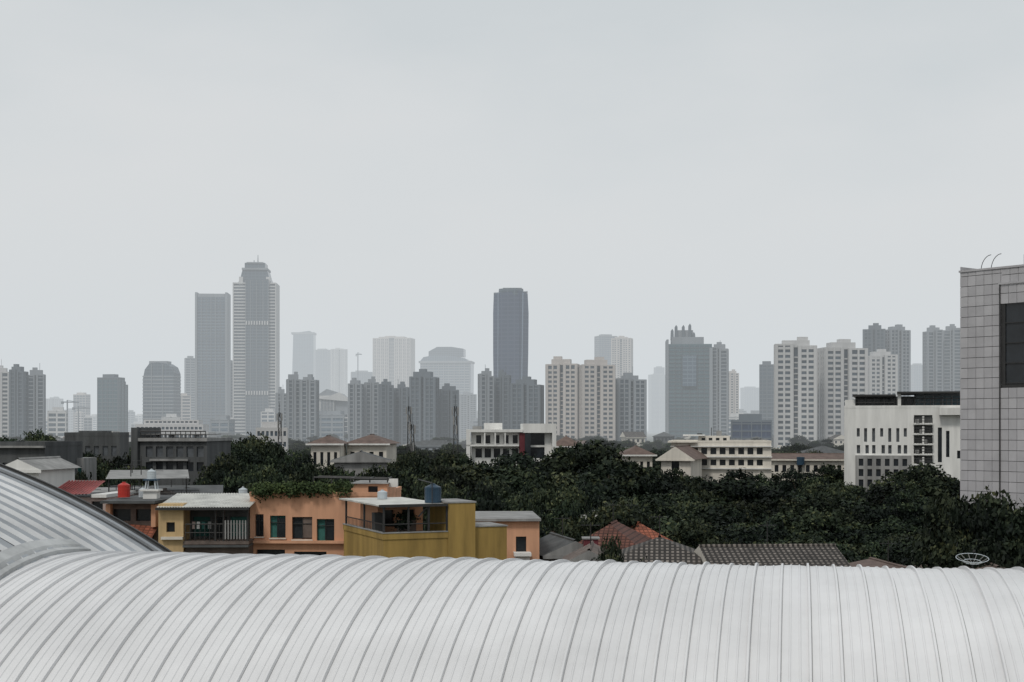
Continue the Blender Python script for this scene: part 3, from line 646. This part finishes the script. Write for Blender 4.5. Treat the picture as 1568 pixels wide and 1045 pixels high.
for u0,u1,vt,vb,D in((472,524,668,680,215),(527,596,666,680,222),(952,1003,684,697,230),(843,893,668,684,280)):
    m=PB((u0+u1)/2,D); m.block(m.x(u0+4),m.x(u1-4),0,9,0,m.z(vb),cream,glassd,grid(m.x(u0+5),m.x(u1-5),2,m.z(vb),4,3,.45,.45)); m.hip(m.x(u0+4),m.x(u1-4),0,9,m.z(vb)+.01,m.z(vt)-m.z(vb),brtile,.7,False,white); m.put('hip_roof_house',random.uniform(-8,8))
m=PB(550,175); m.block(m.x(512),m.x(592),0,7,0,m.z(706),concrete,glassd,grid(m.x(514),m.x(590),2,m.z(707),5,2,.5,.5)); m.hip(m.x(512),m.x(592),0,7,m.z(706)+.01,1.1,dconc,.5,True,concrete); m.put('grey_roof_house',5)
m=PB(1035,212); m.block(m.x(1012),m.x(1058),0,9,0,m.z(704),cream,glassd,[m.h(1028,1040,706,720)]); m.hip(m.x(1012),m.x(1058),0,12,m.z(704)+.01,m.z(684)-m.z(704),brtile,.7,True,cream); m.put('gable_house',-18)
m=PB(783,225)
hs=grid(m.x(726),m.x(796),m.z(682),m.z(664),5,1,.55,.7)+grid(m.x(726),m.x(796),m.z(704),m.z(684),5,1,.7,.7)
m.block(m.x(722),m.x(850),0,14,0,m.z(662),white,glassd,hs+[m.h(812,834,663.5,682),m.h(812,834,685,702)],grid(0,14,5,16,3,2,.5,.5),roofm=concrete)
m.pbox(795,803,663,704,-1.2,-.01,redp); m.pbox(803,812,664,704,-1.6,-.01,glassd)
m.pbox(714,800,658,662,-1.6,14.2,white); m.pbox(714,794,681,683.5,-1.6,-.01,white); m.pbox(714,720,662.01,704,-1.6,0,white)
m.pbox(742,770,648,658,3,9,white); m.pbox(800,851,649,663,-1.4,8,white); m.pbox(845,851,663.01,704,-1.4,-.01,white); m.pbox(724,738,653,658,4,8,concrete)
for u in(741,757,772): m.pbox(u,u+2,662.01,681,-1.5,-1.1,white)
m.put('white_flat_roof_building',2)
m=PB(1100,222)
hs=[]
for v0,v1 in((686,696),(704,713)):
    for a in range(1046,1176,14): hs.append(m.h(a,a+9,v0,v1))
m.block(m.x(1028),m.x(1180),0,14,0,m.z(678),cream,glassd,hs,grid(0,14,5,16,4,3,.5,.5),roofm=concrete,par=.3)
for v in(683,699,717): m.pbox(1027,1181,v,v+1.6,-.5,-.003,white)
m.block(m.x(1070),m.x(1118),3,10,m.z(678)+.01,m.z(668),cream,glassd,grid(m.x(1072),m.x(1116),m.z(677),m.z(669),4,1,.5,.5)); m.pbox(1046,1080,666,668,2,9,white); m.pbox(1023,1068,676,678,-1,14.5,cream)
m.pbox(1068,1076,664,668,5,7,dconc); m.pbox(1098,1106,660,668,5,7,concrete); m.tube((m.x(1090),5,m.z(668)),(m.x(1090),5,m.z(655)),.06,dmetal)
m.put('cream_office_building',1,True)
m=PB(1235,250); m.block(m.x(1182),m.x(1292),0,10,0,m.z(704),cream,glassd,grid(m.x(1184),m.x(1290),4,m.z(706),9,3,.5,.45),roofm=brtile); m.hip(m.x(1182),m.x(1292),0,10,m.z(704)+.01,m.z(696)-m.z(704),brtile,.6,True,cream); m.cyl(m.x(1226),-.5,m.z(712),m.z(700),.7,.7,bluet); m.put('cream_row_house',2,True)
# white apartment
m=PB(1385,225)
hs=[]
for i,u in enumerate((1314,1325,1337,1349,1361,1373,1384)):
    hs.append(m.h(u,u+4.5,656,669 if i%3==0 else 677,glassg)); 
    hs.append(m.h(u+(2 if i%2 else 0),u+5+(2 if i%2 else 0),682,695,glassg))
hs+=[m.h(1434,1440,655,708),m.h(1446,1451,660,700),m.h(1462,1467,690,702)]
hs+=[m.h(1399,1426,636+k*15.5,648+k*15.5,dconc) for k in range(6)]
m.block(m.x(1295),m.x(1475),0,18,0,m.z(625),white,glassd,hs,grid(0,18,2,20,5,6,.4,.45),roofm=concrete,par=.4,t=.4)
lo=[m.h(u,u+7,v,v+11,glassd) for v in(703,719,735) for u in range(1317,1392,13)]
m.wall((m.x(1312),-.25),(m.x(1395),-.25),m.z(760),m.z(698),[(h[0]-m.x(1312),h[1]-m.x(1312))+h[2:] for h in lo],concrete,glassd,.2)
m.box(m.x(1312),m.x(1395),-.25,-.003,m.z(698),m.z(698)+.1,white)
for k in range(6):
    v=650+k*15.5; m.pbox(1398,1427,v-1,v+.4,-1.1,-.004,white); rail(m,m.x(1399),m.x(1426),-1.05,m.z(v-1),.9,.35,.03,dmetal)
    m.pbox(1401+k%3*6,1407+k%3*6,v-8,v-2,-.9,-.4,concrete); m.pbox(1411,1414,v-12,v-1,-1.0,-.02,white)
m.pbox(1296,1312,612,625,1,6,white); m.block(m.x(1312),m.x(1400),2,14,m.z(625)+.01,m.z(607),dconc,glassd,grid(m.x(1313),m.x(1399),m.z(624),m.z(608),7,1,.7,.7)); m.pbox(1308,1372,604,607,0,15,dmetal); rail(m,m.x(1312),m.x(1370),.5,m.z(625),1.7,1.2,.06)
m.pbox(1374,1470,600,603,-.5,12,dmetal); m.block(m.x(1400),m.x(1470),3,13,m.z(625)+.01,m.z(603),tgrey,cteal,grid(m.x(1401),m.x(1469),m.z(624),m.z(604),5,1,.85,.8)); m.pbox(1375,1380,603,625,.2,1,white); m.pbox(1436,1475,625,636,-1.5,-.01,white)
rail(m,m.x(1400),m.x(1470),.3,m.z(622),1.2,.8,.05)
m.put('white_apartment_building',0,True)
def roofhouse(name,u0,u1,vr,ve,D,dep,rm,wm,rz,gable=False):
    m=PB((u0+u1)/2,D); m.block(m.x(u0),m.x(u1),0,dep,0,m.z(ve),wm,glassd,grid(m.x(u0),m.x(u1),2,m.z(ve),4,2,.4,.5)); m.hip(m.x(u0),m.x(u1),0,dep,m.z(ve)+.01,m.z(vr)-m.z(ve),rm,.6,gable,wm)
    antenna(m,0,dep/2,m.z(vr)-.1,1.6)
    return m.put(name,rz)
roofhouse('terracotta_roof_house',880,975,806,842,105,8,terra,cream,-12)
roofhouse('terracotta_roof_house',955,1030,804,836,112,8,terrab,cream,14)
roofhouse('grey_tile_roof_house',930,1090,829,868,92,7,gtile,concrete,-6)
roofhouse('grey_tile_roof_house',1100,1292,843,874,90,7,gtile,cream,4,True)
roofhouse('grey_roof_house',840,915,828,850,98,6,dconc,concrete,12,True)
roofhouse('grey_roof_house',870,935,842,866,88,5,rust,concrete,-5,True)
roofhouse('brown_roof_house',832,880,808,826,125,7,brtile,white,5)
roofhouse('brown_roof_house',1330,1440,870,884,92,6,brtile,concrete,5,True)
roofhouse('brown_roof_house',1450,1600,868,884,84,6,rust,concrete,-5,True)
m=PB(918,128); m.block(m.x(875),m.x(962),0,7,0,m.z(794),white,glassd,[m.h(880+i*16,888+i*16,797,806) for i in range(5)],roofm=dconc,par=.3); m.put('white_row_house',-4)
m=PB(905,97); m.box(-.5,.5,0,1,8,m.z(826),redp); m.box(-.6,.6,-.1,1.1,m.z(826),m.z(826)+.1,concrete); m.put('chimney_stack')
m=M(); Rr=.9
def dp(r,a): return (r*cos(a),r*sin(a)*.8,.30*(r/Rr)**2+r*sin(a)*.22)
for i in range(12):
    a=2*pi*i/12; pr=None
    for k in range(6):
        p=dp(Rr*k/5,a)
        if pr: m.tube(pr,p,.018,concrete,4)
        pr=p
for rr in(.5,.9):
    for i in range(24): m.tube(dp(rr,2*pi*i/24),dp(rr,2*pi*(i+1)/24),.022,ltank,4)
m.tube((0,0,0),(0,.1,-1.6),.06,dmetal); m.tube((0,0,0),(0,-.3,.7),.02,dmetal); m.cyl(0,-.3,.65,.78,.07,.07,dmetal)
m.obj('satellite_dish',((1489-784)*80/F,80,CH+(HZ-863)*80/F))
for u,v,D in((428,632,300),(626,622,300),(697,622,250),(631,650,260)):
    m=PB(u,D); zt=m.z(v); b0=1.1
    for i in range(3):
        a=2*pi*i/3; m.tube((b0*cos(a),b0*sin(a),0),(.25*cos(a),.25*sin(a),zt),.06,dmetal,4)
    nz_=14
    for k in range(nz_):
        q0=k/nz_;q1=(k+1)/nz_
        for i in range(3):
            a=2*pi*i/3;c=2*pi*(i+1)/3; r0=b0+(.25-b0)*q0;r1=b0+(.25-b0)*q1
            m.tube((r0*cos(a),r0*sin(a),zt*q0),(r1*cos(c),r1*sin(c),zt*q1),.035,dmetal,3)
    for k in range(6):
        a=pi*k/3; z=zt-.8-(k%3)*1.6; m.box(.5*cos(a)-.12,.5*cos(a)+.12,.5*sin(a)-.12,.5*sin(a)+.12,z-.9,z+.6,concrete)
    m.tube((0,0,zt-1),(0,0,zt+2),.04,dmetal,4); m.put('cell_tower')
# tiled building
tl=[mat('wall_tile_%d'%i,c,.45,.12,.6,spec=.5) for i,c in enumerate(((.40,.395,.41),(.43,.425,.44),(.385,.38,.395)))]
m=M(); Db=100.;sb_=Db/F; Zt=CH+(HZ-418)*sb_
m.box(.03,14,.03,12,0,Zt,dmetal)
th_=.715; tw=.64; wx0,wx1,wz0,wz1=3.65,9.3,CH+(HZ-580)*.0443,CH+(HZ-470)*.0443
def tiles(x0,x1,z0,z1,y,skip=None):
    zz_=z0
    while zz_<z1-.05:
        xx=x0
        while xx<x1-.05:
            a,b,c,d=xx,min(xx+tw-.03,x1),zz_,min(zz_+th_-.035,z1)
            if not(skip and a<skip[1] and b>skip[0] and c<skip[3] and d>skip[2]):
                dy=random.uniform(-.006,.006); m.box(a,b,y-.05+dy,y,c,d,random.choice(tl))
            xx+=tw
        zz_+=th_
tiles(0,3.3,0,Zt,0); tiles(3.3,13.9,0,Zt-th_*1.6,-.18,(wx0,wx1,wz0,wz1)); tiles(3.3,13.9,Zt-th_*1.6,Zt,0)
m.box(3.3,13.9,-.178,.02,0,wz0-.4,dmetal)
m.box(3.3,wx0,-.178,.02,wz0-.39,Zt-th_*1.7,dmetal); m.box(wx1,13.9,-.178,.02,wz0-.39,Zt-th_*1.7,dmetal); m.box(wx0,wx1,-.178,.02,wz1+.4,Zt-th_*1.7,dmetal)
m.box(wx0,wx1,-.1,.02,wz0-.39,wz1+.39,glassd)
for z in np.linspace(wz0-.3,wz1+.3,5): m.box(wx0,wx1,-.2,-.11,z-.03,z+.03,dmetal)
m.box(-.08,14,-.12,.25,Zt+.003,Zt+.14,tl[0]); m.box(3.25,3.33,-.3,-.24,0,Zt-th_*1.5,dmetal)
m.box(3.2,14,-.34,-.18,Zt-th_*1.55,Zt-th_*1.4,tl[0])
k=0
while k*th_<Zt-.1:
    for j in range(18): m.box(-.05,0,.03+j*tw,.03+j*tw+tw-.022,k*th_,k*th_+th_-.022,random.choice(tl))
    k+=1
for x_ in(1.3,2.1):
    pr=(x_,.5,Zt)
    for q in range(1,9):
        a=q/8*pi*.5; p=(x_+.8*(1-cos(a)),.5,Zt+1.1*sin(a)); m.tube(pr,p,.025,dmetal); pr=p
m.tube((1.1,.5,Zt+.1),(2.6,.5,Zt+.1),.03,dmetal)
for x_ in(4.6,6.2,9): m.tube((x_,.6,Zt),(x_,.6,Zt+.9),.03,dmetal)
m.obj('tiled_office_building',((1471-784)*sb_,Db,0),-52)
print('objs',len(bpy.data.objects))
